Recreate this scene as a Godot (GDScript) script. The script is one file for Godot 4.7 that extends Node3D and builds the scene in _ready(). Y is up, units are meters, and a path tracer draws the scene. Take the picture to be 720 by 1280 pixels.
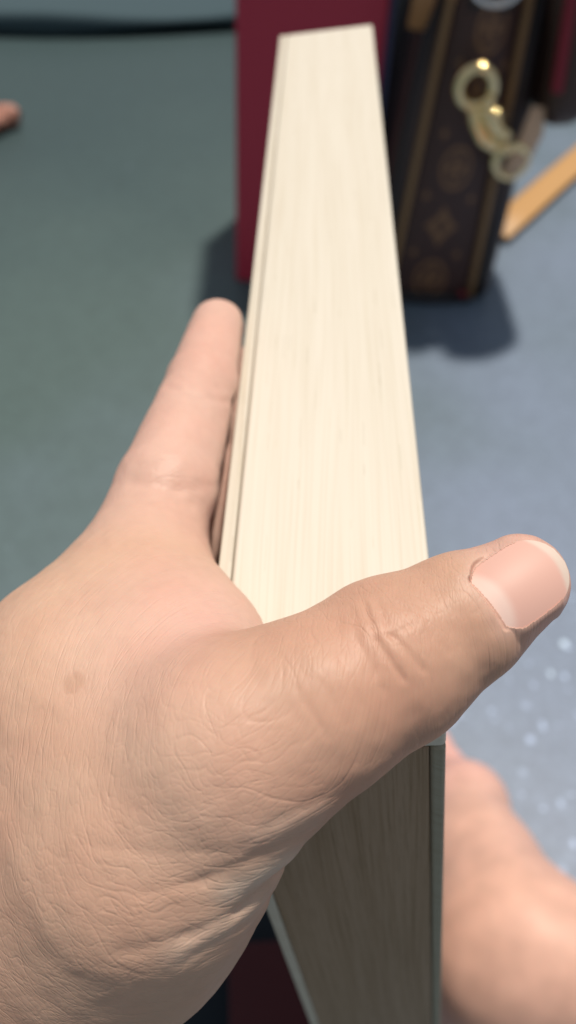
extends Node3D
# A hand gripping the top corner of a long pale wooden box; blurred behind it, on the ground, a red box, a handbag and bare feet.

const PITCH := 0.8063            # the camera looks 46.2 degrees down
const EYE := Vector3(0, 0.65, 0)
const FOCAL := 1076.0            # focal length in pixels of the 720 x 1280 photograph
var R := Vector3.RIGHT
var U := Vector3(0, cos(PITCH), -sin(PITCH))
var F := Vector3(0, -sin(PITCH), -cos(PITCH))
var taken := {}

# ---------------------------------------------------------------- small helpers
func at(px: float, py: float, z: float) -> Vector3:      # a point of the place from its bearing and its distance
	return EYE + z * ((px - 360.0) / FOCAL * R - (py - 640.0) / FOCAL * U + F)

func on_ground(px: float, py: float, height := 0.0) -> Vector3:
	var d := at(px, py, 1.0) - EYE
	return EYE + d * ((height - EYE.y) / d.y)

func numbered(called: String) -> String:
	if not taken.has(called):
		taken[called] = 0
		return called
	taken[called] += 1
	return "%s_%03d" % [called, taken[called]]

func thing(called: String, label: String, category: String, where := Vector3.ZERO, group := "") -> Node3D:
	var o := Node3D.new()
	o.name = numbered(called)
	add_child(o)
	o.position = where
	o.set_meta("label", label)
	o.set_meta("category", category)
	if group:
		o.set_meta("group", group)
	return o

func part(called: String, mesh: Mesh, mat: Material, parent: Node3D) -> MeshInstance3D:
	var o := MeshInstance3D.new()
	o.name = called
	o.mesh = mesh
	o.material_override = mat
	parent.add_child(o, true)
	return o

func mat(c: Color, rough := 0.6, metal := 0.0) -> StandardMaterial3D:   # c is a linear, real-world base colour
	var m := StandardMaterial3D.new()
	m.albedo_color = c.linear_to_srgb()
	m.roughness = rough
	m.metallic = metal
	return m

func noise(kind: int, freq: float, seed_: int, octaves := 1) -> FastNoiseLite:
	var n := FastNoiseLite.new()
	n.noise_type = kind
	n.frequency = freq
	n.seed = seed_
	n.fractal_type = FastNoiseLite.FRACTAL_FBM if octaves > 1 else FastNoiseLite.FRACTAL_NONE
	n.fractal_octaves = octaves
	return n

func sm(a: float, b: float, x: float) -> float:
	return smoothstep(a, b, x)

func bump(x: float, w: float) -> float:
	return exp(-(x / w) * (x / w))

func quad(st: SurfaceTool, a: Vector3, b: Vector3, c: Vector3, d: Vector3, ua := Vector2.ZERO, ub := Vector2.ZERO, uc := Vector2.ZERO, ud := Vector2.ZERO) -> void:
	for k in [[a, ua], [b, ub], [c, uc], [a, ua], [c, uc], [d, ud]]:
		st.set_uv(k[1])
		st.add_vertex(k[0])

# A box with rounded edges: every face a small grid pulled onto a rounded box.
func round_box(size: Vector3, radius: float, grain := 2, scale := Vector2(20, 2.5), steps := 3, soft = null) -> ArrayMesh:
	var st := SurfaceTool.new()
	st.begin(Mesh.PRIMITIVE_TRIANGLES)
	var h := size / 2.0
	for axis in 3:
		for side in [-1.0, 1.0]:
			var i := (axis + 1) % 3
			var j := (axis + 2) % 3
			var us := cuts(h[i], radius, steps, soft != null)
			var vs := cuts(h[j], radius, steps, soft != null)
			var pts := []
			for a in us:
				var row := []
				for b in vs:
					var p := Vector3.ZERO
					p[axis] = side * h[axis]
					p[i] = a
					p[j] = b
					var q := Vector3(clampf(p.x, radius - h.x, h.x - radius), clampf(p.y, radius - h.y, h.y - radius), clampf(p.z, radius - h.z, h.z - radius))
					var n := (p - q).normalized()
					p = q + n * radius
					var across := p[(grain + 1) % 3] + p[(grain + 2) % 3] * 1.37
					var uv := Vector2(across * scale.x, p[grain] * scale.y + 0.5)
					if soft != null:
						p = soft.call(p)
					row.append([p, n, uv])
				pts.append(row)
			for x in us.size() - 1:
				for y in vs.size() - 1:
					var k = [pts[x][y], pts[x + 1][y], pts[x + 1][y + 1], pts[x][y + 1]]
					for c in ([0, 2, 1, 0, 3, 2] if side > 0 else [0, 1, 2, 0, 2, 3]):
						st.set_normal(k[c][1])
						st.set_uv(k[c][2])
						st.add_vertex(k[c][0])
	if soft != null:
		st.index()
		st.generate_normals()
	return st.commit()

func cuts(h: float, r: float, steps: int, fine: bool) -> Array:
	var out := []
	for k in steps + 1:
		out.append(-h + r - r * tan((1.0 - float(k) / steps) * PI / 4))
	if fine:
		var n := 12
		for k in range(1, n):
			out.append(lerpf(-h + r, h - r, float(k) / n))
	for k in steps + 1:
		out.append(h - r + r * tan(float(k) / steps * PI / 4))
	return out

# A tube of elliptic section along a path.
func tube(path: Array, radii: Array, sides := 12, flat := 1.0, up := Vector3.UP, closed := false) -> ArrayMesh:
	var st := SurfaceTool.new()
	st.begin(Mesh.PRIMITIVE_TRIANGLES)
	var rings := []
	var n := path.size()
	for k in n:
		var before: Vector3 = path[(k - 1 + n) % n] if closed else path[maxi(k - 1, 0)]
		var after: Vector3 = path[(k + 1) % n] if closed else path[mini(k + 1, n - 1)]
		var t := (after - before).normalized()
		var s := t.cross(up).normalized()
		var w := s.cross(t)
		var ring := []
		var r: float = radii[mini(k, radii.size() - 1)]
		for a in sides:
			var g := TAU * a / sides
			ring.append(path[k] + s * cos(g) * r + w * sin(g) * r * flat)
		rings.append(ring)
	st.set_smooth_group(0)
	for k in (n if closed else n - 1):
		for a in sides:
			var b := (a + 1) % sides
			quad(st, rings[k][a], rings[k][b], rings[(k + 1) % n][b], rings[(k + 1) % n][a])
	if not closed:
		for a in range(1, sides - 1):
			for p in [rings[0][0], rings[0][a + 1], rings[0][a], rings[n - 1][0], rings[n - 1][a], rings[n - 1][a + 1]]:
				st.set_uv(Vector2.ZERO)
				st.add_vertex(p)
	st.index()
	st.generate_normals()
	return st.commit()

func circle(centre: Vector3, a: Vector3, b: Vector3, n := 28, from := 0.0, to := TAU) -> Array:
	var out := []
	var full := to - from > TAU - 0.01
	for k in n:
		var g := lerpf(from, to, float(k) / (n if full else n - 1))
		out.append(centre + a * cos(g) + b * sin(g))
	return out

# ---------------------------------------------------------------- bodies: bones joined smoothly, meshed as surface nets
class Body:
	var a := PackedVector3Array()
	var ba := PackedVector3Array()
	var inv := PackedFloat32Array()
	var r0 := PackedFloat32Array()
	var dr := PackedFloat32Array()
	var chain := PackedInt32Array()      # 0: the trunk of the body; 1, 2 ...: a finger or a toe
	var fast_c := PackedVector3Array()   # a ball round each chain
	var fast_r := PackedFloat32Array()
	var first := PackedInt32Array()
	var k_trunk := 0.008
	var k_chain := 0.0025
	var k_join := 0.005
	var cell := 0.002
	var cut := Transform3D()             # the wooden box, which the skin is pressed against
	var cut_half := Vector3.ZERO
	var verts := PackedVector3Array()
	var normals := PackedVector3Array()
	var faces := PackedInt32Array()
	var cache := {}

	func bone(which: int, p: Vector3, pr: float, q: Vector3, qr: float) -> void:
		a.append(p)
		ba.append(q - p)
		inv.append(1.0 / maxf((q - p).length_squared(), 1e-9))
		r0.append(pr)
		dr.append(qr - pr)
		chain.append(which)

	func ready() -> void:                # bones must come chain by chain
		var n := chain[chain.size() - 1] + 1
		for c in n:
			var lo := Vector3.INF
			var hi := -Vector3.INF
			first.append(chain.find(c))
			for i in a.size():
				if chain[i] == c:
					for q in [[a[i], r0[i]], [a[i] + ba[i], r0[i] + dr[i]]]:
						lo = lo.min(q[0] - Vector3.ONE * q[1])
						hi = hi.max(q[0] + Vector3.ONE * q[1])
			fast_c.append((lo + hi) / 2.0)
			fast_r.append((hi - lo).length() / 2.0)
		first.append(a.size())

	func dist(p: Vector3) -> float:
		var trunk := 1.0
		for i in range(0, first[1]):
			var v := p - a[i]
			var t := clampf(v.dot(ba[i]) * inv[i], 0.0, 1.0)
			var d := (v - ba[i] * t).length() - r0[i] - dr[i] * t
			var h := maxf(k_trunk - absf(trunk - d), 0.0)
			trunk = minf(trunk, d) - h * h / (4.0 * k_trunk)
		var best := 1.0
		for c in range(1, first.size() - 1):
			if p.distance_to(fast_c[c]) - fast_r[c] > minf(best, 0.02):
				continue
			var f := 1.0
			for i in range(first[c], first[c + 1]):
				var v := p - a[i]
				var t := clampf(v.dot(ba[i]) * inv[i], 0.0, 1.0)
				var d := (v - ba[i] * t).length() - r0[i] - dr[i] * t
				var h := maxf(k_chain - absf(f - d), 0.0)
				f = minf(f, d) - h * h / (4.0 * k_chain)
			best = minf(best, f)
		var h2 := maxf(k_join - absf(trunk - best), 0.0)
		var all := minf(trunk, best) - h2 * h2 / (4.0 * k_join)
		if cut_half.x > 0.0:
			var q := (cut * p).abs() - cut_half
			var b := q.max(Vector3.ZERO).length() + minf(maxf(q.x, maxf(q.y, q.z)), 0.0)
			var o := 0.00025 - b
			var h3 := maxf(0.0014 - absf(all - o), 0.0)
			all = maxf(all, o) + h3 * h3 / 0.0056
		return all

	func gradient(p: Vector3) -> Vector3:
		var e := 0.0005
		var k1 := dist(p + Vector3(e, -e, -e))
		var k2 := dist(p + Vector3(-e, -e, e))
		var k3 := dist(p + Vector3(-e, e, -e))
		var k4 := dist(p + Vector3(e, e, e))
		return Vector3(k1 - k2 - k3 + k4, -k1 - k2 + k3 + k4, -k1 + k2 - k3 + k4).normalized()

	func corner(x: int, y: int, z: int, lo: Vector3) -> float:
		var key := (x * 4096 + y) * 4096 + z
		if not cache.has(key):
			cache[key] = dist(lo + Vector3(x, y, z) * cell)
		return cache[key]

	func visit(x: int, y: int, z: int, size: int, lo: Vector3, leaves: Array) -> void:
		var d := dist(lo + (Vector3(x, y, z) + Vector3.ONE * size * 0.5) * cell)
		if absf(d) > size * cell * 0.87 + 0.0015:
			return
		if size == 1:
			leaves.append(Vector3i(x, y, z))
			return
		var s := size / 2
		for k in 8:
			visit(x + (k & 1) * s, y + (k >> 1 & 1) * s, z + (k >> 2) * s, s, lo, leaves)

	func build_mesh() -> void:
		ready()
		var lo := Vector3.INF
		var hi := -Vector3.INF
		for c in fast_c.size():
			lo = lo.min(fast_c[c] - Vector3.ONE * fast_r[c])
			hi = hi.max(fast_c[c] + Vector3.ONE * fast_r[c])
		var leaves := []
		var n := Vector3i(((hi - lo) / cell / 16.0).ceil())
		for x in n.x:
			for y in n.y:
				for z in n.z:
					visit(x * 16, y * 16, z * 16, 16, lo, leaves)
		var index := {}
		for v: Vector3i in leaves:
			var s := Vector3.ZERO
			var m := 0
			var val := []
			for k in 8:
				val.append(corner(v.x + (k & 1), v.y + (k >> 1 & 1), v.z + (k >> 2), lo))
			for k in 8:
				for bit in [1, 2, 4]:
					if not k & bit and (val[k] < 0.0) != (val[k | bit] < 0.0):
						var t: float = val[k] / (val[k] - val[k | bit])
						s += Vector3(k & 1, k >> 1 & 1, k >> 2).lerp(Vector3((k | bit) & 1, (k | bit) >> 1 & 1, (k | bit) >> 2), t)
						m += 1
			if m:
				var p := lo + (Vector3(v) + s / m) * cell
				var g := gradient(p)
				p -= g * clampf(dist(p), -cell, cell)
				index[v] = verts.size()
				verts.append(p)
				normals.append(g)
		for v: Vector3i in index:
			for axis in 3:
				var e := Vector3i.ZERO
				e[axis] = 1
				var i := Vector3i.ZERO
				i[(axis + 1) % 3] = 1
				var j := Vector3i.ZERO
				j[(axis + 2) % 3] = 1
				var d0 := corner(v.x, v.y, v.z, lo)
				var d1 := corner(v.x + e.x, v.y + e.y, v.z + e.z, lo)
				if (d0 < 0.0) == (d1 < 0.0):
					continue
				if not (index.has(v - i) and index.has(v - j) and index.has(v - i - j)):
					continue
				var q := [index[v], index[v - i], index[v - i - j], index[v - j]]
				for c in ([0, 2, 1, 0, 3, 2] if d0 < 0.0 else [0, 1, 2, 0, 2, 3]):
					faces.append(q[c])
		cache.clear()

	# Each triangle into four, the new points on curves that follow the normals; only edges whose ends both lie within reach of a centre are cut.
	func subdivide(centres := PackedVector3Array(), reach := 0.0) -> void:
		var inside := PackedByteArray()
		inside.resize(verts.size())
		for i in verts.size():
			inside[i] = 1 if centres.is_empty() else 0
			for c in centres:
				if verts[i].distance_squared_to(c) < reach * reach:
					inside[i] = 1
		var mid := {}
		var out := PackedInt32Array()
		for f in range(0, faces.size(), 3):
			var m := [-1, -1, -1]
			var n := 0
			for k in 3:
				var p := faces[f + k]
				var q := faces[f + (k + 1) % 3]
				if not inside[p] or not inside[q]:
					continue
				n += 1
				var key := mini(p, q) * 4194304 + maxi(p, q)
				var found: int = mid.get(key, -1)
				if found < 0:
					var e := verts[q] - verts[p]
					var n0 := normals[p]
					var n1 := normals[q]
					found = verts.size()
					verts.append((verts[p] + verts[q]) * 0.5 + (n1 * e.dot(n1) - n0 * e.dot(n0)) * 0.125)
					normals.append((n0 + n1).normalized())
					mid[key] = found
				m[k] = found
			var a0 := faces[f]
			var b0 := faces[f + 1]
			var c0 := faces[f + 2]
			if n == 3:
				out.append_array([a0, m[0], m[2], m[0], b0, m[1], m[2], m[1], c0, m[0], m[1], m[2]])
			elif n == 0:
				out.append_array([a0, b0, c0])
			elif m[0] >= 0:
				out.append_array([a0, m[0], c0, m[0], b0, c0])
			elif m[1] >= 0:
				out.append_array([a0, b0, m[1], a0, m[1], c0])
			else:
				out.append_array([a0, b0, m[2], m[2], b0, c0])
		faces = out

	func smooth_normals() -> void:
		normals.fill(Vector3.ZERO)
		for f in range(0, faces.size(), 3):
			var p := verts[faces[f]]
			var n := (verts[faces[f + 2]] - p).cross(verts[faces[f + 1]] - p)
			for k in 3:
				normals[faces[f + k]] += n
		for i in normals.size():
			normals[i] = normals[i].normalized()

	func commit(base: Vector3, colours: PackedColorArray, uvs := PackedVector2Array()) -> ArrayMesh:
		var moved := verts.duplicate()
		for i in moved.size():
			moved[i] -= base
		var arr := []
		arr.resize(Mesh.ARRAY_MAX)
		arr[Mesh.ARRAY_VERTEX] = moved
		arr[Mesh.ARRAY_NORMAL] = normals
		arr[Mesh.ARRAY_COLOR] = colours
		if uvs.size():
			arr[Mesh.ARRAY_TEX_UV] = uvs
		arr[Mesh.ARRAY_INDEX] = faces
		var m := ArrayMesh.new()
		m.add_surface_from_arrays(Mesh.PRIMITIVE_TRIANGLES, arr)
		return m

# ---------------------------------------------------------------- the place
var wood_frame := Transform3D()          # origin at the upper right near corner; x to the right, y up, z towards the holder
var wood_size := Vector3(0.0362, 0.54, 0.3055)

func _ready() -> void:
	# camera
	var cam := Camera3D.new()
	cam.name = "camera"
	add_child(cam)
	cam.transform = Transform3D(Basis(R, U, -F), EYE)
	cam.near = 0.01
	cam.far = 60.0
	cam.fov = 61.47
	var lens := CameraAttributesPhysical.new()
	lens.frustum_focal_length = 12.0 / tan(deg_to_rad(61.47) / 2.0)
	lens.frustum_focus_distance = 0.117
	lens.frustum_near = 0.01
	lens.frustum_far = 60.0
	lens.exposure_aperture = 10.5
	cam.attributes = lens
	cam.fov = 61.47
	# sky, sun, exposure
	var env := Environment.new()
	var sky_m := ProceduralSkyMaterial.new()
	sky_m.sky_top_color = Color(0.51, 0.54, 0.57)
	sky_m.sky_horizon_color = Color(0.59, 0.59, 0.59)
	sky_m.sky_curve = 0.12
	sky_m.ground_bottom_color = Color(0.30, 0.31, 0.32)
	sky_m.ground_horizon_color = Color(0.50, 0.51, 0.52)
	sky_m.sun_angle_max = 1.0
	var sky := Sky.new()
	sky.sky_material = sky_m
	env.background_mode = Environment.BG_SKY
	env.sky = sky
	env.tonemap_mode = Environment.TONE_MAPPER_LINEAR
	env.tonemap_exposure = 1.04
	env.sdfgi_enabled = true
	env.ssao_enabled = true
	env.ssil_enabled = true
	var we := WorldEnvironment.new()
	we.name = "world_environment"
	we.environment = env
	add_child(we)
	var sun := DirectionalLight3D.new()
	sun.name = "sun"
	sun.light_color = Color(1.0, 0.96, 0.90)
	sun.light_energy = 1.2
	sun.light_angular_distance = 3.5
	sun.shadow_enabled = true
	add_child(sun)
	var towards := Vector3(0.15, 0.96, -0.20).normalized()      # where the sun stands: high, beyond the box, a little to the right
	sun.basis = Basis.looking_at(-towards, Vector3.BACK)

	build_ground()
	build_wooden_box()
	build_red_boxes()
	build_bag()
	build_feet()
	build_far_things()
	build_hand()

# ---------------------------------------------------------------- ground
func build_ground() -> void:
	var n := 1024                                                # 3 metres across, then it repeats
	var img := Image.create(n, n, false, Image.FORMAT_RGB8)
	var a := noise(FastNoiseLite.TYPE_SIMPLEX_SMOOTH, 0.006, 3, 3)
	var b := noise(FastNoiseLite.TYPE_SIMPLEX_SMOOTH, 0.09, 7, 2)
	var rng := RandomNumberGenerator.new()
	rng.seed = 11
	for y in n:
		for x in n:
			# over 3 metres: blue grey into duller green grey leftwards, shade painted in towards the far left
			var right := (float(x) / n - 0.5) * 3.0
			var ahead := (1.0 - float(y) / n) * 3.0
			var hue_mix := 0.35 * a.get_noise_2d(x, y) - right * 1.6 + (ahead - 0.65) * 0.8
			var green := sm(-0.6, 0.7, hue_mix)
			var far_shade := sm(0.9, 1.9, ahead - right * 0.4 + 0.2 * a.get_noise_2d(x + 700.0, y))
			var v := 1.0 + 0.03 * b.get_noise_2d(x, y) + rng.randf_range(-0.05, 0.05)
			var c := Color(0.455, 0.510, 0.600).lerp(Color(0.300, 0.372, 0.370), green).lerp(Color(0.210, 0.285, 0.298), far_shade * green)
			img.set_pixel(x, y, Color(c.r * v, c.g * v, c.b * v))
	for k in 900:
		var near := k < 300                                      # a patch of worn, sparkling grit by the foot
		var p := Vector2i(rng.randi_range(558, 640), rng.randi_range(840, 960)) if near else Vector2i(rng.randi_range(1, n - 3), rng.randi_range(1, n - 3))
		var c := Color(0.62, 0.69, 0.82) * rng.randf_range(0.85, 1.5) if near else Color(0.42, 0.48, 0.54) * rng.randf_range(0.9, 1.1)
		c = img.get_pixel(p.x, p.y).lerp(c, pow(rng.randf(), 1.5))
		img.fill_rect(Rect2i(p, Vector2i(1 + int(rng.randf() < 0.25), 1 + int(rng.randf() < 0.35))), c)
	img.generate_mipmaps()
	var m := StandardMaterial3D.new()
	m.albedo_texture = ImageTexture.create_from_image(img)
	m.roughness = 0.5
	var st := SurfaceTool.new()
	st.begin(Mesh.PRIMITIVE_TRIANGLES)
	st.set_normal(Vector3.UP)
	var s := 20.0
	quad(st, Vector3(-s, 0, -s), Vector3(s, 0, -s), Vector3(s, 0, s), Vector3(-s, 0, s), Vector2(0.5 - s / 3, 1.0 - s / 3), Vector2(0.5 + s / 3, 1.0 - s / 3), Vector2(0.5 + s / 3, 1.0 + s / 3), Vector2(0.5 - s / 3, 1.0 + s / 3))
	var g := part("ground", st.commit(), m, self)
	g.set_meta("kind", "structure")
	g.set_meta("label", "grey blue speckled ground under the box and the bag")

# ---------------------------------------------------------------- wooden box
func wood_image(seed_: int, streak: float, pores: int) -> ImageTexture:
	var w := 512
	var h := 1024
	var img := Image.create(w, h, false, Image.FORMAT_RGB8)
	var fine := noise(FastNoiseLite.TYPE_SIMPLEX, 1.0, seed_, 2)
	var broad := noise(FastNoiseLite.TYPE_SIMPLEX_SMOOTH, 1.0, seed_ + 1, 2)
	var bend := noise(FastNoiseLite.TYPE_SIMPLEX_SMOOTH, 1.0, seed_ + 2)
	for y in h:
		for x in w:
			var fx := float(x) + 14.0 * bend.get_noise_2d(x * 0.004, y * 0.0030)
			var f := fine.get_noise_2d(fx * 0.16, y * 0.006)
			var f2 := fine.get_noise_2d(fx * 0.055 + 90.0, y * 0.0025)
			var b := broad.get_noise_2d(fx * 0.010, y * 0.0016)
			var v := 1.0 - streak * (0.85 * maxf(f, 0.0) + 0.45 * maxf(f2, 0.0) + 0.35 * b)
			img.set_pixel(x, y, Color(v, v * (1.0 - 0.25 * (1.0 - v)), v * (1.0 - 0.75 * (1.0 - v)) ))
	var rng := RandomNumberGenerator.new()
	rng.seed = seed_ + 5
	for k in pores:
		var p := Vector2i(rng.randi_range(0, w - 2), rng.randi_range(0, h - 24))
		var l := rng.randi_range(4, 20)
		var dark := rng.randf_range(0.86, 0.97)
		for y in l:
			var c := img.get_pixel(p.x, p.y + y)
			img.set_pixel(p.x, p.y + y, Color(c.r * dark, c.g * dark * 0.99, c.b * dark * 0.96))
	img.generate_mipmaps()
	return ImageTexture.create_from_image(img)

func wood_material(seed_: int, tint: Color, streak: float, pores: int, relief: float) -> StandardMaterial3D:
	var m := StandardMaterial3D.new()
	m.albedo_texture = wood_image(seed_, streak, pores)
	m.albedo_color = tint.linear_to_srgb()
	m.roughness = 0.5
	m.heightmap_enabled = true
	m.heightmap_texture = m.albedo_texture
	m.heightmap_scale = relief
	return m

func build_wooden_box() -> void:
	var down := at(543, 1682, 1.0) - EYE
	var along := at(411, -481, 1.0) - EYE
	var up := -down.normalized()
	var back := -(along - up * along.dot(up)).normalized()
	wood_frame = Transform3D(Basis(up.cross(back), up, back), at(558.5, 908, 0.123))
	wood_size.y = 0.42                                           # held clear of the ground
	var base := wood_frame * Vector3(-wood_size.x / 2.0, -wood_size.y, -wood_size.z / 2.0)
	var o := thing("wooden_box", "long pale unpainted wooden box with thin side panels, gripped by the hand", "wooden box", base)
	o.basis = wood_frame.basis
	var W := wood_size.x
	var H := wood_size.y
	var L := wood_size.z
	var t := 0.0024                                              # the thickness of the side panels
	var top_m := wood_material(21, Color(0.72, 0.668, 0.585), 0.046, 260, 0.003)
	var side_m := wood_material(41, Color(0.68, 0.625, 0.54), 0.06, 420, 0.003)
	var end_m := wood_material(61, Color(0.40, 0.275, 0.19), 0.17, 4200, 0.012)
	var shaded_edge_m := wood_material(81, Color(0.36, 0.33, 0.262), 0.10, 600, 0.004)  # the pale side wood, darkened to carry the shade on its front edge
	var put := func(called: String, size: Vector3, where: Vector3, m: Material, grain: int, r := 0.0007):
		var p := part(called, round_box(size, r, grain, Vector2(20, 2.25)), m, o)
		p.position = where
		return p
	put.call("top_board", Vector3(W - t - 0.00016, 0.006, L), Vector3((t + 0.00016) / 2.0, H - 0.003, 0), top_m, 2, 0.0009)
	put.call("side_panel", Vector3(t, H, L), Vector3(-W / 2.0 + t / 2.0, H / 2.0 - 0.0001, 0), side_m, 2, 0.0004)
	put.call("side_panel", Vector3(t, H - 0.0062, L), Vector3(W / 2.0 - t / 2.0, (H - 0.0062) / 2.0, 0), shaded_edge_m, 2, 0.0008)
	put.call("end_board", Vector3(W - 2 * t - 0.0002, H - 0.0062, 0.006), Vector3(0, (H - 0.0062) / 2.0, L / 2.0 - 0.0031), end_m, 1, 0.0004)
	put.call("end_board", Vector3(W - 2 * t - 0.0006, H - 0.0062, 0.006), Vector3(0, (H - 0.0062) / 2.0, -L / 2.0 + 0.0032), end_m, 1)
	put.call("bottom_board", Vector3(W - 2 * t - 0.0006, 0.006, L - 0.0132), Vector3(0, 0.0032, 0), end_m, 2)

# ---------------------------------------------------------------- red boxes
func build_red_boxes() -> void:
	var red := mat(Color(0.47, 0.032, 0.070), 0.55)
	var navy := mat(Color(0.05, 0.06, 0.14), 0.5)
	var base := on_ground(295, 352)
	var o := thing("red_box", "tall dark red box standing upright behind the wooden box, left of the handbag", "box", base)
	o.basis = Basis(Vector3.FORWARD, deg_to_rad(2.4)) 
	var w := 0.172
	var d := 0.20
	var h := 0.42
	var b := part("body", round_box(Vector3(w, h, d), 0.004), red, o)
	b.position = Vector3(w / 2.0, h / 2.0, -d / 2.0)
	var s := part("side_trim", round_box(Vector3(0.008, h - 0.01, d - 0.01), 0.002), navy, o)
	s.position = Vector3(w + 0.0045, h / 2.0, -d / 2.0)
	var l := part("lid_edge", round_box(Vector3(w + 0.006, 0.012, d + 0.006), 0.002), red, o)
	l.position = Vector3(w / 2.0, h + 0.0065, -d / 2.0)
	var p := on_ground(352, 1262)
	var q := thing("red_box", "low red box beside the foot of the wooden box, its red darkened for the shade there", "box", p)
	q.basis = Basis(Vector3.UP, 0.06)
	var shaded_red := mat(Color(0.06, 0.004, 0.009), 0.7)  # red darkened in the colour itself, for the deep shade it lies in
	var lb := part("body", round_box(Vector3(0.072, 0.030, 0.16), 0.002), shaded_red, q)
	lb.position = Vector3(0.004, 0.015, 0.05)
	var ll := part("lid", round_box(Vector3(0.075, 0.010, 0.163), 0.002), shaded_red, q)
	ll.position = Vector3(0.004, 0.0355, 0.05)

# ---------------------------------------------------------------- handbag
func print_image() -> ImageTexture:                              # the brown print of the coated canvas
	var w := 256
	var h := 768
	var img := Image.create(w, h, false, Image.FORMAT_RGB8)
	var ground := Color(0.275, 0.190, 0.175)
	var ink := Color(0.50, 0.37, 0.26)
	var grainy := noise(FastNoiseLite.TYPE_SIMPLEX, 0.2, 9, 2)
	var marks := [[0, Vector2(128, 402)], [1, Vector2(118, 560)], [2, Vector2(42, 480)], [2, Vector2(206, 482)], [2, Vector2(40, 640)], [2, Vector2(196, 640)], [0, Vector2(118, 716)], [1, Vector2(140, 240)], [0, Vector2(150, 80)], [2, Vector2(60, 320)], [2, Vector2(220, 320)], [2, Vector2(60, 160)], [2, Vector2(230, 160)]]
	for y in h:
		for x in w:
			var c := ground
			for m in marks:
				var p: Vector2 = Vector2(x, y) - m[1]
				var r := p.length()
				if r > 66.0:
					continue
				var g := atan2(p.y, p.x)
				var petal := absf(cos(2.0 * g))
				var on := false
				if m[0] == 0:                                     # a ring with a four-petalled flower
					on = (r < 58.0 and r > 45.0) or (r < 38.0 * (0.35 + 0.65 * petal) and r > 7.0)
				elif m[0] == 1:                                   # a diamond with hollow sides round a four-pointed star
					var dd := pow(absf(p.x), 0.8) + pow(absf(p.y), 0.8)
					on = dd < 27.0 and not (r < 20.0 * (0.4 + 0.6 * petal) and r > 5.0)
				else:                                             # a small four-pointed star
					on = sqrt(absf(p.x)) + sqrt(absf(p.y)) < 5.0
				if on:
					c = ink
			var v := 1.0 + 0.12 * grainy.get_noise_2d(x, y)
			img.set_pixel(x, y, Color(c.r * v, c.g * v, c.b * v))
	img.generate_mipmaps()
	return ImageTexture.create_from_image(img)

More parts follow.
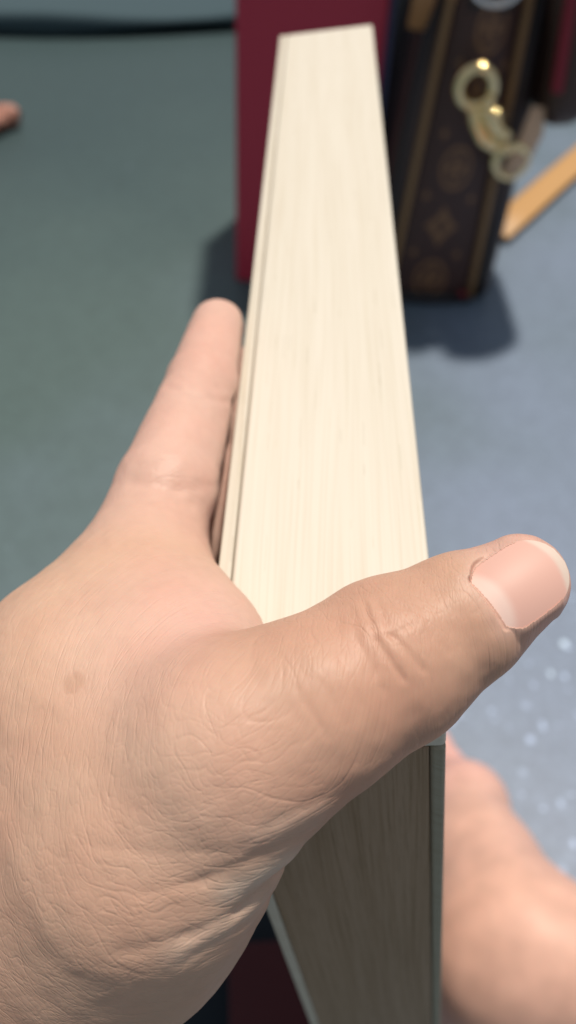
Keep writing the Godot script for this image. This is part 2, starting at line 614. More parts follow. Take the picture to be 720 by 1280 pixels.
func build_bag() -> void:
	var base := on_ground(534, 376)
	var o := thing("handbag", "dark brown patterned handbag with tan straps and a gold clasp, behind the wooden box", "handbag", base)
	o.basis = Basis(Vector3.FORWARD, deg_to_rad(3.6))
	var canvas := StandardMaterial3D.new()
	canvas.albedo_texture = print_image()
	canvas.roughness = 0.5
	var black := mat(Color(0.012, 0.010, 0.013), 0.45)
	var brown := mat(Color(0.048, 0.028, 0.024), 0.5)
	var trim := mat(Color(0.27, 0.16, 0.075), 0.5)
	var tan_m := mat(Color(0.52, 0.29, 0.11), 0.5)
	var pale_tan := mat(Color(0.62, 0.42, 0.28), 0.5)
	var gold := mat(Color(1.0, 0.79, 0.44), 0.10, 1.0)
	var silver := mat(Color(0.75, 0.74, 0.72), 0.2, 1.0)
	var red := mat(Color(0.22, 0.01, 0.025), 0.6)
	# body: soft sided, a little narrower at the top
	var h := 0.40
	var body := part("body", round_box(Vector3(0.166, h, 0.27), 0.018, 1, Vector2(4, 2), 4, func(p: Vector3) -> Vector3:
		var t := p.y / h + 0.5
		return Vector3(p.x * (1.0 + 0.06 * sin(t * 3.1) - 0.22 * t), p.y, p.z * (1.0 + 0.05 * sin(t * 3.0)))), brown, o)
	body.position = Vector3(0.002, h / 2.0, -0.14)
	# the narrow end that faces the holder: a bulging panel in two bindings
	var panel := SurfaceTool.new()
	panel.begin(Mesh.PRIMITIVE_TRIANGLES)
	var grid := []
	for i in 21:
		var row := []
		for j in 9:
			var v := i / 20.0
			var u := j / 8.0
			var y := 0.012 + v * 0.372
			var half := 0.049 - 0.014 * v
			var z := 0.002 + 0.012 * (1.0 - pow(u * 2 - 1, 2)) * sin(clampf(v * 1.2 + 0.15, 0, 1.4))
			row.append([Vector3((u * 2 - 1) * half, y, z), Vector2(u, 1.0 - v)])
		grid.append(row)
	for i in 20:
		for j in 8:
			quad(panel, grid[i][j][0], grid[i + 1][j][0], grid[i + 1][j + 1][0], grid[i][j + 1][0], grid[i][j][1], grid[i + 1][j][1], grid[i + 1][j + 1][1], grid[i][j + 1][1])
	panel.index()
	panel.generate_normals()
	canvas.cull_mode = BaseMaterial3D.CULL_DISABLED
	part("end_panel", panel.commit(), canvas, o)
	for s in [-1.0, 1.0]:
		var path := []
		var edge := []
		for k in 16:
			var v := k / 15.0
			path.append(Vector3(s * (0.055 - 0.014 * v), 0.014 + v * 0.372, 0.004))
			edge.append(Vector3(s * (0.068 - 0.014 * v + 0.003 * sin(v * 3)), 0.012 + v * 0.38, -0.006))
		part("binding", tube(path, [0.0075], 10, 0.6), trim, o)
		part("piping", tube(edge, [0.0075], 10), black, o)
	part("bottom_piping", tube([Vector3(-0.055, 0.010, 0.002), Vector3(0, 0.008, 0.006), Vector3(0.055, 0.010, 0.002)], [0.008], 10, 1.0, Vector3.BACK), black, o)
	part("red_edge", tube([Vector3(0.038, 0.020, 0.012), Vector3(0.047, 0.022, 0.012)], [0.004], 8), red, o)
	# the ring and leather tab at the top of the end panel
	part("strap_ring", tube(circle(Vector3(0.0, 0.390, 0.026), Vector3(0.026, 0, 0.0), Vector3(0, 0.022, 0.010)), [0.0045], 10, 1.0, Vector3(0, -0.4, 1), true), silver, o)
	var tab := part("ring_tab", round_box(Vector3(0.046, 0.08, 0.006), 0.002), black, o)
	tab.position = Vector3(0, 0.400, 0.010)
	# dark folded flap hanging over the right side, its lining dark red
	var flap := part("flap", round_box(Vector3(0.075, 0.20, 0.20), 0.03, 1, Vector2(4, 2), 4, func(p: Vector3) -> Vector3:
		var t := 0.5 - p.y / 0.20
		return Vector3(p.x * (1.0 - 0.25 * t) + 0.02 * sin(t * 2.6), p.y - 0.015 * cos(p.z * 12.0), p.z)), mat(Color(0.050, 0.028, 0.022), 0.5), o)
	flap.position = Vector3(0.080, 0.360, -0.05)
	flap.rotation.z = 0.12
	var lining := part("flap_lining", round_box(Vector3(0.012, 0.13, 0.015), 0.004), red, flap)
	lining.position = Vector3(-0.004, 0.0, 0.094)
	# tan leather at the left of the mouth, with a dark translucent charm before it
	var left := part("side_strap", tube([Vector3(-0.058, 0.50, 0.02), Vector3(-0.062, 0.44, 0.022), Vector3(-0.067, 0.40, 0.016), Vector3(-0.073, 0.335, -0.002)], [0.017, 0.017, 0.015, 0.010], 10, 0.3, Vector3.BACK), mat(Color(0.40, 0.20, 0.08), 0.5), o)
	left.set_meta("label", "reddish tan strap at the left edge of the bag")
	# gold swivel clasp: eye, post with two collars, hook, and the loop that holds the leather
	var gate := part("clasp", tube(circle(Vector3(-0.0030, 0.292, 0.036), Vector3(0.0180, 0, 0.004), Vector3(0, 0.0220, 0.006)), [0.0066], 12, 1.0, Vector3(0, 0, 1), true), gold, o)
	part("bolt", tube([Vector3(0.0073, 0.276, 0.038), Vector3(0.0176, 0.266, 0.040), Vector3(0.0280, 0.252, 0.040), Vector3(0.0366, 0.240, 0.040)], [0.009, 0.0125, 0.0100, 0.0115], 12), gold, gate)
	part("hook", tube([Vector3(-0.0013, 0.272, 0.038), Vector3(0.0039, 0.254, 0.040), Vector3(0.0159, 0.238, 0.042), Vector3(0.0280, 0.232, 0.042), Vector3(0.0366, 0.238, 0.042)], [0.0068, 0.007, 0.008, 0.009, 0.008], 12), gold, gate)
	for q in [Vector3(0.0125, 0.281, 0.044), Vector3(0.0219, 0.268, 0.046), Vector3(0.0383, 0.247, 0.045), Vector3(0.0426, 0.231, 0.045)]:
		var ball := SphereMesh.new()
		ball.radius = 0.0080
		ball.height = 0.0160
		ball.radial_segments = 20
		ball.rings = 10
		part("rivet", ball, gold, gate).position = q
	part("loop", tube(circle(Vector3(0.0546, 0.214, 0.038), Vector3(0.018, 0.004, 0.0), Vector3(-0.004, 0.020, 0.006)), [0.0056], 10, 1.0, Vector3(0, 0, 1), true), gold, gate)
	# tan strap: through the loop, then down to the ground at the right
	var s2 := part("strap_tab", tube([Vector3(0.0710, 0.276, 0.036), Vector3(0.0701, 0.250, 0.042), Vector3(0.0632, 0.220, 0.042), Vector3(0.0555, 0.200, 0.038)], [0.008, 0.0125, 0.0125, 0.009], 12, 0.3, Vector3.BACK), pale_tan, o)
	s2.set_meta("label", "pale tan leather tab in the gold loop")
	var lies := []
	for q in [[618, 292], [650, 264], [690, 228], [722, 200], [765, 163]]:
		lies.append(o.transform.affine_inverse() * on_ground(q[0], q[1], 0.012))
	part("shoulder_strap", tube(lies, [0.024], 12, 0.16, Vector3.UP), tan_m, o)

# ---------------------------------------------------------------- feet
func skin_material() -> StandardMaterial3D:
	var m := StandardMaterial3D.new()
	m.vertex_color_use_as_albedo = true
	m.roughness = 0.48
	m.metallic_specular = 0.4
	m.subsurf_scatter_enabled = true
	m.subsurf_scatter_strength = 0.06
	return m

func build_feet() -> void:
	var skin := skin_material()
	var f := Body.new()
	f.cell = 0.0045
	f.k_trunk = 0.045
	f.k_chain = 0.006
	f.k_join = 0.012
	var toe := on_ground(543, 922, 0.013)
	var heel := on_ground(728, 1390, 0.02)
	var ax := (heel - toe)
	ax.y = 0.0
	ax = ax.normalized()
	var side := Vector3.UP.cross(ax).normalized()               # towards the little toe
	if side.x > 0.0:
		side = -side
	var ball1 := toe + ax * 0.065 + Vector3(0, 0.010, 0) + side * 0.000
	var ball5 := toe + ax * 0.090 + Vector3(0, 0.004, 0) + side * 0.066
	var instep := toe + ax * 0.135 + Vector3(0, 0.048, 0) + side * 0.022
	var ankle := toe + ax * 0.190 + Vector3(0, 0.085, 0) + side * 0.030
	heel = toe + ax * 0.235 + Vector3(0, 0.014, 0) + side * 0.026
	f.bone(0, ball1, 0.022, instep, 0.031)
	f.bone(0, ball1, 0.020, ball5, 0.015)
	f.bone(0, ball5, 0.016, instep, 0.026)
	f.bone(0, instep, 0.028, ankle, 0.034)
	f.bone(0, ankle, 0.034, heel, 0.034)
	f.bone(0, ball5, 0.018, heel, 0.038)
	f.bone(0, ball1 + Vector3(0, 0.017, 0) + side * 0.006, 0.005, ankle + Vector3(0, 0.036, 0) - ax * 0.012, 0.008)
	f.bone(0, ankle, 0.034, Vector3(0.36, 0.27, -0.04), 0.045)
	f.bone(0, Vector3(0.36, 0.27, -0.04), 0.045, Vector3(0.38, 0.42, -0.06), 0.055)
	f.bone(1, ball1 + side * 0.002, 0.016, toe + ax * 0.028 + Vector3(0, 0.006, 0), 0.0125)
	f.bone(1, toe + ax * 0.028 + Vector3(0, 0.006, 0), 0.0125, toe, 0.0115)
	for k in 4:
		var s := 0.023 + 0.0155 * k
		var root := ball1.lerp(ball5, 0.30 + 0.23 * k)
		var end := toe + ax * (0.008 + 0.0125 * k) + side * s - Vector3(0, 0.003, 0)
		var mid := root.lerp(end, 0.55) + Vector3(0, 0.007, 0)
		f.bone(2 + k, root, 0.0105, mid, 0.0095)
		f.bone(2 + k, mid, 0.0095, end, 0.0085)
	f.build_mesh()
	f.subdivide()
	f.smooth_normals()
	var tone := noise(FastNoiseLite.TYPE_SIMPLEX_SMOOTH, 30.0, 5, 3)
	var col := PackedColorArray()
	for p in f.verts:
		var v := 1.0 + 0.16 * tone.get_noise_3dv(p * 1.6)
		var toes := 1.0 - sm(0.02, 0.09, (p - toe).dot(ax))
		col.append(Color(0.70 * v, (0.425 - 0.02 * toes) * v, (0.345 + 0.02 * toes) * v))
	var foot := part("foot", f.commit(toe, col), skin, self)
	foot.position = toe
	foot.name = numbered("foot")
	foot.set_meta("label", "bare foot of the person holding the box, half hidden below its right edge")
	foot.set_meta("category", "foot")
	# the tips of a bystander's toes at the left edge
	var g := Body.new()
	g.cell = 0.004
	g.k_trunk = 0.02
	g.k_chain = 0.005
	g.k_join = 0.010
	var t0 := on_ground(11, 146, 0.02)
	var out := Vector3(-0.97, 0, -0.22).normalized()
	var across := Vector3(-0.22, 0, 0.97)
	g.bone(0, t0 + out * 0.07 + Vector3(0, 0.010, 0), 0.022, t0 + out * 0.08 + across * 0.07, 0.016)
	g.bone(0, t0 + out * 0.07 + Vector3(0, 0.012, 0), 0.022, t0 + out * 0.15 + Vector3(0, 0.05, 0) + across * 0.03, 0.03)
	g.bone(0, t0 + out * 0.15 + Vector3(0, 0.05, 0) + across * 0.03, 0.03, t0 + out * 0.23 + Vector3(0, 0.02, 0) + across * 0.03, 0.03)
	g.bone(0, t0 + out * 0.19 + Vector3(0, 0.07, 0) + across * 0.03, 0.034, t0 + out * 0.20 + Vector3(0, 0.28, 0) + across * 0.03, 0.045)
	for k in 5:
		var e := t0 + out * (0.006 * k) + across * (0.030 * k - 0.004)
		g.bone(1 + k, t0 + out * (0.07 + 0.004 * k) + across * (0.017 * k) + Vector3(0, 0.004, 0), 0.012, e, 0.020 if k == 0 else 0.014)
	g.build_mesh()
	g.subdivide()
	g.smooth_normals()
	col = PackedColorArray()
	for p in g.verts:
		var v := 1.0 + 0.10 * tone.get_noise_3dv(p)
		col.append(Color(0.42 * v, 0.21 * v, 0.16 * v))
	var other := part("foot", g.commit(t0, col), skin, self)
	other.position = t0
	other.name = numbered("foot")
	other.set_meta("label", "toes of a bystander's bare foot at the left edge of the picture")
	other.set_meta("category", "foot")

# ---------------------------------------------------------------- far things at the edges of the frame
func build_far_things() -> void:
	var flat_sheet := mat(Color(0.040, 0.074, 0.092), 0.9)  # a low, dark, rippled sheet across the upper left
	var p := on_ground(120, 44)
	var rippled := func(v: Vector3) -> Vector3:
		return Vector3(v.x, v.y * (1.0 + 0.5 * sin(v.x * 9.0 + 1.0)), v.z + 0.03 * sin(v.x * 5.0 + 0.6))
	var c := part("dark_sheet", round_box(Vector3(1.1, 0.034, 0.34), 0.016, 0, Vector2(4, 2), 4, rippled), flat_sheet, self)
	c.name = numbered("dark_sheet")
	c.position = p + Vector3(-0.20, 0.0265, -0.17)
	c.rotation.y = 0.04
	c.set_meta("label", "dark navy rippled sheet on the ground at the upper left edge")
	c.set_meta("category", "flat_sheet")
	var navy := mat(Color(0.010, 0.017, 0.026), 0.9)  # thin dark sheet added on the ground in place of deep shadow
	var c2 := part("dark_sheet", round_box(Vector3(0.30, 0.012, 0.26), 0.005, 0, Vector2(4, 2), 4, func(v: Vector3) -> Vector3:
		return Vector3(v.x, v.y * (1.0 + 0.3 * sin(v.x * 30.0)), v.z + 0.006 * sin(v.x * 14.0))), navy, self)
	c2.name = numbered("dark_sheet")
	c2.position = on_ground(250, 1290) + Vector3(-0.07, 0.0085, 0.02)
	c2.set_meta("label", "dark sheet added to stand for the shadow beside the low red box")
	c2.set_meta("category", "flat_sheet")
	var blue := mat(Color(0.13, 0.36, 0.68), 0.5)
	var q := on_ground(752, -30)
	var b := part("blue_bag", round_box(Vector3(0.16, 0.10, 0.10), 0.02, 0, Vector2(4, 2), 4, func(v: Vector3) -> Vector3:
		return Vector3(v.x, v.y * (1.0 + 0.2 * sin(v.x * 20.0)), v.z)), blue, self)
	b.name = numbered("blue_bag")
	b.position = q + Vector3(0, 0.061, 0)
	b.set_meta("label", "bright blue plastic bag showing in the upper right corner")
	b.set_meta("category", "bag")

# ---------------------------------------------------------------- the hand
func build_hand() -> void:
	var h := Body.new()
	h.cell = 0.0022
	h.k_trunk = 0.013
	h.k_chain = 0.0015
	h.k_join = 0.007
	h.cut = Transform3D(Basis(), Vector3(wood_size.x / 2, wood_size.y / 2, wood_size.z / 2)) * wood_frame.affine_inverse()
	h.cut_half = wood_size / 2.0
	# joints
	var t_tip := at(649, 729, 0.1195)
	var t_ip := at(488, 826, 0.1180)
	var t_mid := at(398, 880, 0.1155)
	var t_mcp := at(287, 940, 0.1155)
	var t_cmc := at(150, 1085, 0.1325)
	var wrist := at(-12, 1295, 0.158)
	var i_mcp := at(128, 850, 0.147)
	var i_pip := at(208, 612, 0.163)
	var i_dip := at(252, 480, 0.184)
	var i_tip := at(272, 408, 0.203)
	var down := -wood_frame.basis.y
	var ahead := -wood_frame.basis.z
	var leftw := -wood_frame.basis.x
	# trunk: wrist, metacarpals, the ball of the thumb, the web
	h.bone(0, t_cmc, 0.0190, t_mcp, 0.0108)
	h.bone(0, t_cmc, 0.0188, wrist, 0.0205)
	h.bone(0, i_mcp, 0.0125, at(-20, 1190, 0.163), 0.0150)
	var m_mcp := i_mcp + down * 0.021 + leftw * 0.004 + ahead * 0.002
	var r_mcp := i_mcp + down * 0.041 + leftw * 0.003 - ahead * 0.004
	var l_mcp := i_mcp + down * 0.059 - leftw * 0.001 - ahead * 0.012
	var w2 := wrist + down * 0.016 + leftw * 0.017
	h.bone(0, m_mcp, 0.0125, wrist + down * 0.006 + leftw * 0.012, 0.017)
	h.bone(0, r_mcp, 0.012, w2, 0.016)
	h.bone(0, l_mcp, 0.011, w2 + down * 0.006, 0.015)
	h.bone(0, at(190, 915, 0.131), 0.0125, at(70, 1130, 0.146), 0.0185)
	h.bone(0, t_mcp, 0.0106, at(215, 862, 0.138), 0.0115)
	h.bone(0, at(215, 862, 0.138), 0.0115, i_mcp, 0.0125)
	h.bone(0, wrist, 0.0205, w2, 0.018)
	h.bone(0, at(95, 830, 0.146), 0.0135, at(-40, 1080, 0.158), 0.0165)
	h.bone(0, at(140, 920, 0.1330), 0.0150, at(80, 1130, 0.1400), 0.0190)
	h.bone(0, at(95, 890, 0.1380), 0.0150, at(10, 1130, 0.1470), 0.0195)
	h.bone(0, at(182, 1068, 0.1190), 0.0140, at(155, 1115, 0.1265), 0.0115)
	h.bone(0, at(225, 800, 0.141), 0.0098, at(190, 720, 0.150), 0.0098)
	var elbow := EYE + R * -0.22 - U * 0.31 + F * 0.15
	h.bone(0, wrist, 0.0205, elbow, 0.034)
	h.bone(0, w2, 0.019, elbow + down * 0.02, 0.034)
	# thumb
	h.bone(1, t_mcp, 0.0116, t_mid, 0.0119)
	h.bone(1, t_mid, 0.0119, t_ip, 0.0115)
	h.bone(1, t_ip, 0.0115, t_ip.lerp(t_tip, 0.55), 0.0090)
	h.bone(1, t_ip.lerp(t_tip, 0.55), 0.0090, t_tip, 0.0068)
	# fingers along the left side of the box
	h.bone(2, i_mcp, 0.0125, i_pip, 0.0096)
	h.bone(2, i_pip, 0.0096, i_dip, 0.0075)
	h.bone(2, i_dip, 0.0075, i_tip, 0.0063)
	var reach := [0.008, 0.004, -0.014]
	var knuckles := [m_mcp, r_mcp, l_mcp]
	for k in 3:
		var dn: float = 0.019 * (k + 1)
		var s: float = [1.0, 0.96, 0.82][k]
		var go: Vector3 = ahead * reach[k]
		var pip := i_pip + down * dn + go * 0.5 + leftw * 0.003
		var dip := i_dip + down * dn + go * 0.8 + leftw * 0.0005
		var tip := i_tip + down * dn + go
		h.bone(3 + k, knuckles[k], 0.0118 * s, pip, 0.0096 * s)
		h.bone(3 + k, pip, 0.0096 * s, dip, 0.0082 * s)
		h.bone(3 + k, dip, 0.0082 * s, tip, 0.0066 * s)
	var started := Time.get_ticks_msec()
	h.build_mesh()
	h.subdivide()
	h.subdivide(PackedVector3Array([t_ip, t_mcp, at(150, 1050, 0.14), i_mcp, i_pip]), 0.055)
	h.subdivide(PackedVector3Array([t_tip]), 0.017)
	h.subdivide(PackedVector3Array([t_tip]), 0.013)
	print("hand: ", h.verts.size(), " points, ", h.faces.size() / 3, " faces, ms ", Time.get_ticks_msec() - started)

	# the hand's own frame: e1 from the index knuckle to the thumb knuckle, e2 towards the wrist, n out of its back
	var web := at(330, 862, 0.108)
	var e1 := (t_mcp + (t_tip - t_mcp) * 0.35 - at(-20, 900, 0.13)).normalized()
	var e2 := (wrist - i_pip)
	e2 = (e2 - e1 * e2.dot(e1)).normalized()
	var n := e1.cross(e2).normalized()
	if n.dot(EYE - web) < 0.0:
		n = -n
	# the nail: a curved plate; its frame
	var np := at(609, 758, 0.1128)
	var na := (at(701, 694, 0.1158) - np)
	var nl := (at(640, 798, 0.1114) - at(578, 718, 0.1148))
	var nail := {"p": np, "len": na.length() * 0.95, "a": na.normalized()}
	nl = nl - nail.a * nl.dot(nail.a)
	nail.half = nl.length() * 0.475
	nail.l = nl.normalized()
	nail.n = nail.a.cross(nail.l).normalized()
	if nail.n.dot(EYE - np) < 0.0:
		nail.n = -nail.n
	# seat the nail on the thumb
	for k in 12:
		nail.p -= nail.n * h.dist(nail.p + nail.a * nail.len * 0.35)
	nail.p += nail.n * 0.0002

	var tone := noise(FastNoiseLite.TYPE_SIMPLEX_SMOOTH, 70.0, 5, 3)
	var tone2 := noise(FastNoiseLite.TYPE_SIMPLEX_SMOOTH, 420.0, 6, 2)
	var lump := noise(FastNoiseLite.TYPE_SIMPLEX_SMOOTH, 160.0, 8, 2)
	var thumb_ax := (t_tip - t_ip).normalized()
	var spot := at(93, 853, 0.133)
	var blush := at(268, 770, 0.136)
	var ball := at(250, 985, 0.112)
	var on := func(px: float, py: float) -> Vector3:             # the point of the skin met in that bearing
		var d := (at(px, py, 1.0) - EYE).normalized()
		var p := EYE + d * 0.07
		for k in 40:
			p += d * h.dist(p)
		return p
	# folds of the ball of the thumb: [from, to, depth, width]
	var folds := []
	var trace := func(list: Array, f: Array, unit: float, width: float) -> void:
		var n_ := 4
		for k in n_:
			var p0 := Vector2(f[0], f[1]).lerp(Vector2(f[2], f[3]), float(k) / n_)
			var p1 := Vector2(f[0], f[1]).lerp(Vector2(f[2], f[3]), float(k + 1) / n_)
			list.append([on.call(p0.x, p0.y), on.call(p1.x, p1.y), f[4] * unit, f[5] * width])
	for f in [[150, 1192, 235, 1170, 3, 11], [235, 1170, 300, 1138, 5, 11], [300, 1138, 385, 1058, 9, 11], [225, 1205, 300, 1160, 2, 11], [300, 1160, 350, 1110, 5, 10], [250, 1103, 390, 1040, 4, 11], [180, 1118, 260, 1100, 3, 9], [120, 1060, 190, 1068, 2, 8], [190, 1068, 300, 1062, 2, 8], [330, 1035, 400, 1000, 3, 9]]:
		trace.call(folds, f, 0.00005, 0.0001)
	# creases of the thumb's joint, bowed away from the nail
	for f in [[455, 752, 470, 800, 5, 6], [470, 800, 505, 850, 6, 6], [470, 748, 490, 795, 4, 6], [490, 795, 530, 838, 5, 6], [440, 762, 447, 800, 2, 6], [447, 800, 478, 862, 3, 7], [518, 745, 540, 790, 2, 6], [540, 790, 562, 815, 2, 6], [420, 778, 425, 820, 2, 6], [425, 820, 450, 880, 2, 7], [478, 752, 506, 758, 3, 6], [506, 758, 512, 782, 3, 6], [512, 782, 490, 795, 2, 6], [400, 850, 432, 905, 2, 7], [372, 862, 410, 922, 2, 7]]:
		trace.call(folds, f, 0.00004, 0.00007)
	for f in [[197, 478, 250, 497, 5, 12], [250, 497, 292, 503, 5, 11], [205, 470, 285, 488, 3, 10], [165, 605, 225, 612, 5, 13], [225, 612, 274, 606, 4, 12], [160, 622, 240, 632, 3, 12]]:
		trace.call(folds, f, 0.00005, 0.0001)
	var ridges := []
	for f in [[290, 1114, 366, 1070, 5, 20], [230, 1188, 330, 1128, 3, 26], [320, 1045, 395, 1015, 2, 18]]:
		trace.call(ridges, f, 0.00006, 0.0001)
	spot = on.call(93, 853)
	blush = on.call(268, 780)
	ball = on.call(260, 970)
	var fast := PackedVector2Array()
	var col := PackedColorArray()
	var uvs := PackedVector2Array()
	var count := h.verts.size()
	col.resize(count)
	uvs.resize(count)
	for i in count:
		var p := h.verts[i]
		var nn := h.normals[i]
		var rel := p - web
		var ca := rel.dot(e1)
		var cb := rel.dot(e2)
		var cn := rel.dot(n)
		# the chart of the creases: distance from the web, and the bearing round it
		var e := 2.0 + sm(0.0, 0.02, -ca)
		var u := pow(pow(absf(ca), e) + pow(absf(cb), e), 1.0 / e)
		u = sqrt(u * u + cn * cn * 0.5 + 0.00012)
		uvs[i] = Vector2(u / 0.1024, (ca * 0.9 + cb * 0.3 + cn * 0.35) / 0.1024)
		# broad form
		var off := 0.00013 * lump.get_noise_3dv(p)
		var deep := {}                                              # the pieces of one fold do not add up
		var high := 0.0
		for f in folds:
			if p.distance_squared_to(f[0]) > 0.0002:
				continue
			var d := seg(p, f[0], f[1], Vector3.ZERO)
			if d < 0.006:
				deep[f[2]] = maxf(deep.get(f[2], 0.0), f[2] * bump(d, f[3]))
		for d in deep.values():
			off -= d
		var white := 0.0
		for f in ridges:
			var d := seg(p, f[0], f[1], Vector3.ZERO)
			if d < 0.009:
				high = maxf(high, f[2] * bump(d, f[3]))
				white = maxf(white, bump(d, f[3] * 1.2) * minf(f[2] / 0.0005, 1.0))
		off += high
		# the nail's bed and folds
		var q: Vector3 = p - nail.p
		var nt: float = q.dot(nail.a) / nail.len
		var ns: float = q.dot(nail.l) / nail.half
		var around_nail := 0.0
		if nt > -0.6 and nt < 1.5 and absf(ns) < 1.8 and nn.dot(nail.n) > -0.2:
			var o := nail_outline(nt, ns)                          # metres outside the plate's edge, negative inside
			var hv: float = q.dot(nail.n)
			var hn := nail_height(nail, nt, ns)
			var distal := sm(0.70, 0.95, nt)
			if o < 0.0:
				off = 0.0
				p += nail.n * (minf(hv, hn - 0.0003) - hv)
			else:
				var rim := hn + lerpf(0.00010, -0.0012, distal) - o * 0.35
				var w := 1.0 - (sm(0.0003, 0.0022, o) if rim > hv or nt > 0.5 else sm(0.0002, 0.0010, o))
				p += nail.n * (lerpf(hv, rim, w * (1.0 - distal)) - hv)
				if distal > 0.0 and hv > hn - 0.0006:
					p += nail.n * (hn - 0.0006 - hv) * distal * w
				off *= 1.0 - w
			around_nail = 1.0 - sm(0.0, 0.0035, o)
		h.verts[i] = p + nn * off
		# pigment
		var v := 1.0 + 0.05 * tone.get_noise_3dv(p) + 0.035 * tone2.get_noise_3dv(p)
		var redness := 0.5 * tone.get_noise_3dv(p * 0.7 + Vector3.ONE)
		var pink := clampf(1.0 - p.distance_to(blush) / 0.026, 0.0, 1.0)
		pink = maxf(pink, 0.75 * sm(0.0, 0.04, (p - i_mcp).dot((i_tip - i_mcp).normalized())) * (1.0 - sm(0.018, 0.030, seg(p, i_pip, i_tip, Vector3.ZERO))))
		var along := (p - t_ip).dot(thumb_ax)
		var on_thumb := 1.0 - sm(0.012, 0.022, seg(p, t_mid, t_tip, Vector3.ZERO))
		var knuckle := on_thumb * bump(along, 0.008)
		var tip_pink := maxf(around_nail * 0.7, on_thumb * sm(0.012, 0.020, along))
		var c := Color(0.635, 0.396, 0.292)
		c = c.lerp(Color(0.70, 0.435, 0.375), 0.9 * clampf(pink, 0, 1))
		c = c.lerp(Color(0.560, 0.322, 0.232), 0.9 * on_thumb * (1.0 - tip_pink))
		c = c.lerp(Color(0.66, 0.395, 0.335), 0.8 * tip_pink)
		c = c.lerp(Color(0.55, 0.305, 0.225), 0.35 * knuckle)
		c = c.lerp(Color(0.61, 0.400, 0.315), 0.5 * bump(p.distance_to(ball), 0.014))
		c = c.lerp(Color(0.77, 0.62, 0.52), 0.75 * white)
		c.g *= 1.0 - 0.15 * redness
		c.b *= 1.0 - 0.17 * redness
		var press := (h.cut * p).abs() - h.cut_half
		c = c.lerp(Color(0.72, 0.53, 0.43), 0.45 * (1.0 - sm(0.0005, 0.0032, maxf(press.x, maxf(press.y, press.z)))))
		var mole := 1.0 - sm(0.0012, 0.0021, p.distance_to(spot))
		c = c.lerp(Color(0.42, 0.215, 0.135), 0.25 * mole)
		col[i] = Color(c.r * v, c.g * v, c.b * v)
	h.smooth_normals()
	var skin := skin_material()
	skin.heightmap_enabled = true
	skin.heightmap_texture = crease_image()
	skin.heightmap_scale = 0.0135
	var hand := part("hand", h.commit(wrist, col, uvs), skin, self)
	hand.name = numbered("hand")
	hand.position = wrist
	hand.set_meta("label", "left hand gripping the near corner of the pale wooden box, thumb across its top")
	hand.set_meta("category", "hand")
	# the thumb's nail
	var st := SurfaceTool.new()
	st.begin(Mesh.PRIMITIVE_TRIANGLES)
	var grid := []
	for i in 33:
		var row := []
		for j in 25:
			var t := -0.035 + 1.035 * i / 32.0
			var s := j / 12.0 - 1.0
			var half := nail_half(t) * 1.05
			var hh := nail_height(nail, t, s * half)
			var pos: Vector3 = nail.p + nail.a * (t * nail.len) + nail.l * (s * half * nail.half) + nail.n * hh
			var free := sm(0.86, 0.93, t + 0.08 * s * s)
			var moon := 1.0 - sm(0.12, 0.24, t + 0.12 * s * s)
			var c := Color(0.70, 0.42, 0.36).lerp(Color(0.78, 0.58, 0.52), moon * 0.85)
			c = c.lerp(Color(0.69, 0.56, 0.49), free)
			row.append([pos - hand.position, c])
		grid.append(row)
	for i in 32:
		for j in 24:
			var k := [grid[i][j], grid[i + 1][j], grid[i + 1][j + 1], grid[i][j + 1]]
			for c in [0, 1, 2, 0, 2, 3]:
				st.set_color(k[c][1])
				st.add_vertex(k[c][0])
			for c in [0, 2, 1, 0, 3, 2]:
				st.set_color(k[c][1])
				st.add_vertex(k[c][0] - nail.n * 0.00025)
	var rim_pts := []
	for i in 33: rim_pts.append([grid[i][0], 1])
	for j in range(1, 25): rim_pts.append([grid[32][j], 1])
	for i in range(31, -1, -1): rim_pts.append([grid[i][24], 1])
	st.index()
	st.generate_normals()
	for i in rim_pts.size() - 1:
		pass
	var nail_m := StandardMaterial3D.new()
	nail_m.vertex_color_use_as_albedo = true
	nail_m.roughness = 0.5
	nail_m.metallic_specular = 0.4
	nail_m.cull_mode = BaseMaterial3D.CULL_DISABLED
	part("thumb_nail", st.commit(), nail_m, hand)
	print("hand done, ms ", Time.get_ticks_msec() - started)

func seg(p: Vector3, a: Vector3, b: Vector3, n: Vector3) -> float:      # distance to a segment, the depth along n left out
	var v := p - a
	var w := b - a
	v -= n * v.dot(n)
	w -= n * w.dot(n)
	return (v - w * clampf(v.dot(w) / w.length_squared(), 0.0, 1.0)).length()

func nail_half(t: float) -> float:                                      # half width of the plate along its length, in parts of the whole
	var base := 1.0 - 0.30 * pow(clampf(1.0 - t / 0.22, 0.0, 1.0), 2.0)
	var end := sqrt(maxf(1.0 - pow(clampf((t - 0.52) / 0.49, 0.0, 1.0), 2.4), 0.0))
	return maxf(base * end, 0.02)

func nail_outline(t: float, s: float) -> float:
	var side := (absf(s) - nail_half(clampf(t, 0.0, 0.97))) * 0.0055
	if t < 0.0:
		return Vector2(maxf(side, 0.0), -t * 0.013).length()
	if t > 0.97:
		return maxf(side, (t - 1.0) * 0.013)
	return side

func nail_height(nail: Dictionary, t: float, s: float) -> float:
	var x: float = s * nail.half
	var y: float = (t - 0.35) * nail.len
	return -x * x / (2.0 * 0.0088) - y * y / (2.0 * 0.030)

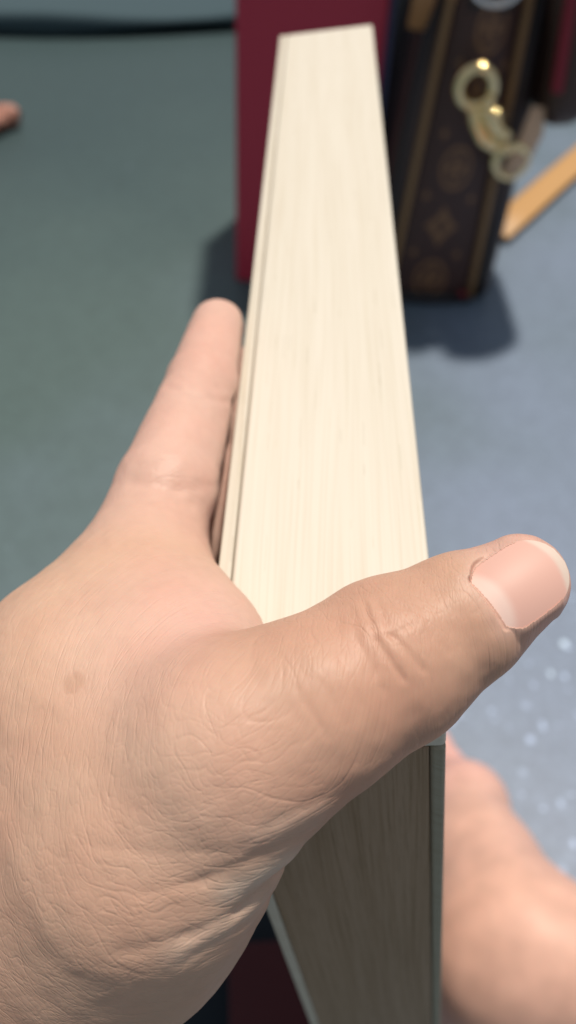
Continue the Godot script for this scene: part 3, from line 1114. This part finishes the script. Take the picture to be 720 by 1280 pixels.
# Relief of the skin, 102 mm across: long folds round the web, others that cross them aslant, and a fine net between.
func crease_image() -> ImageTexture:
	var w := 1440
	var mm := 102.4 / w
	var cells := FastNoiseLite.new()
	cells.noise_type = FastNoiseLite.TYPE_CELLULAR
	cells.cellular_return_type = FastNoiseLite.RETURN_DISTANCE2_SUB
	cells.cellular_distance_function = FastNoiseLite.DISTANCE_EUCLIDEAN
	cells.fractal_type = FastNoiseLite.FRACTAL_NONE
	cells.frequency = 1.0
	cells.seed = 4
	var n1 := noise(FastNoiseLite.TYPE_SIMPLEX_SMOOTH, 1.0, 31)
	var n2 := noise(FastNoiseLite.TYPE_SIMPLEX_SMOOTH, 1.0, 32)
	var n3 := noise(FastNoiseLite.TYPE_SIMPLEX_SMOOTH, 1.0, 33)
	var n4 := noise(FastNoiseLite.TYPE_SIMPLEX_SMOOTH, 1.0, 34)
	var warp := noise(FastNoiseLite.TYPE_SIMPLEX_SMOOTH, 1.0, 23)
	var data := PackedByteArray()
	data.resize(w * w)
	var k := 0
	for y in w:
		var v := y * mm
		for x in w:
			var u := x * mm
			var m := warp.get_noise_2d(u * 0.06, v * 0.06)
			var uu := u + 0.9 * warp.get_noise_2d(u * 0.22 + 50.0, v * 0.16)
			var a := absf(n1.get_noise_2d(uu * 0.34, v * 0.045))
			var b := absf(n2.get_noise_2d(uu * 0.42 + v * 0.13, v * 0.060))
			var c := absf(n3.get_noise_2d(uu * 0.40 - v * 0.19, v * 0.075))
			var d := absf(n4.get_noise_2d(uu * 0.85 + v * 0.30, v * 0.17))
			var e := cells.get_noise_2d(u * 1.55 + v * 0.4, v * 0.95) + 1.0
			var part_a := clampf(0.65 + 1.2 * m, 0.15, 1.0)
			var part_c := clampf(0.65 - 1.2 * m, 0.15, 1.0)
			var h := 0.95
			h -= 0.34 * part_a * pow(1.0 - sm(0.0, 0.10, a), 1.5)
			h -= 0.24 * pow(1.0 - sm(0.0, 0.10, b), 1.5)
			h -= 0.26 * part_c * pow(1.0 - sm(0.0, 0.11, c), 1.5)
			h -= 0.16 * pow(1.0 - sm(0.0, 0.14, d), 1.5)
			h -= 0.14 * (1.0 - sm(0.0, 0.30, e))
			data[k] = int(clampf(h, 0.0, 1.0) * 255.0)
			k += 1
	var img := Image.create_from_data(w, w, false, Image.FORMAT_L8, data)
	img.generate_mipmaps()
	return ImageTexture.create_from_image(img)
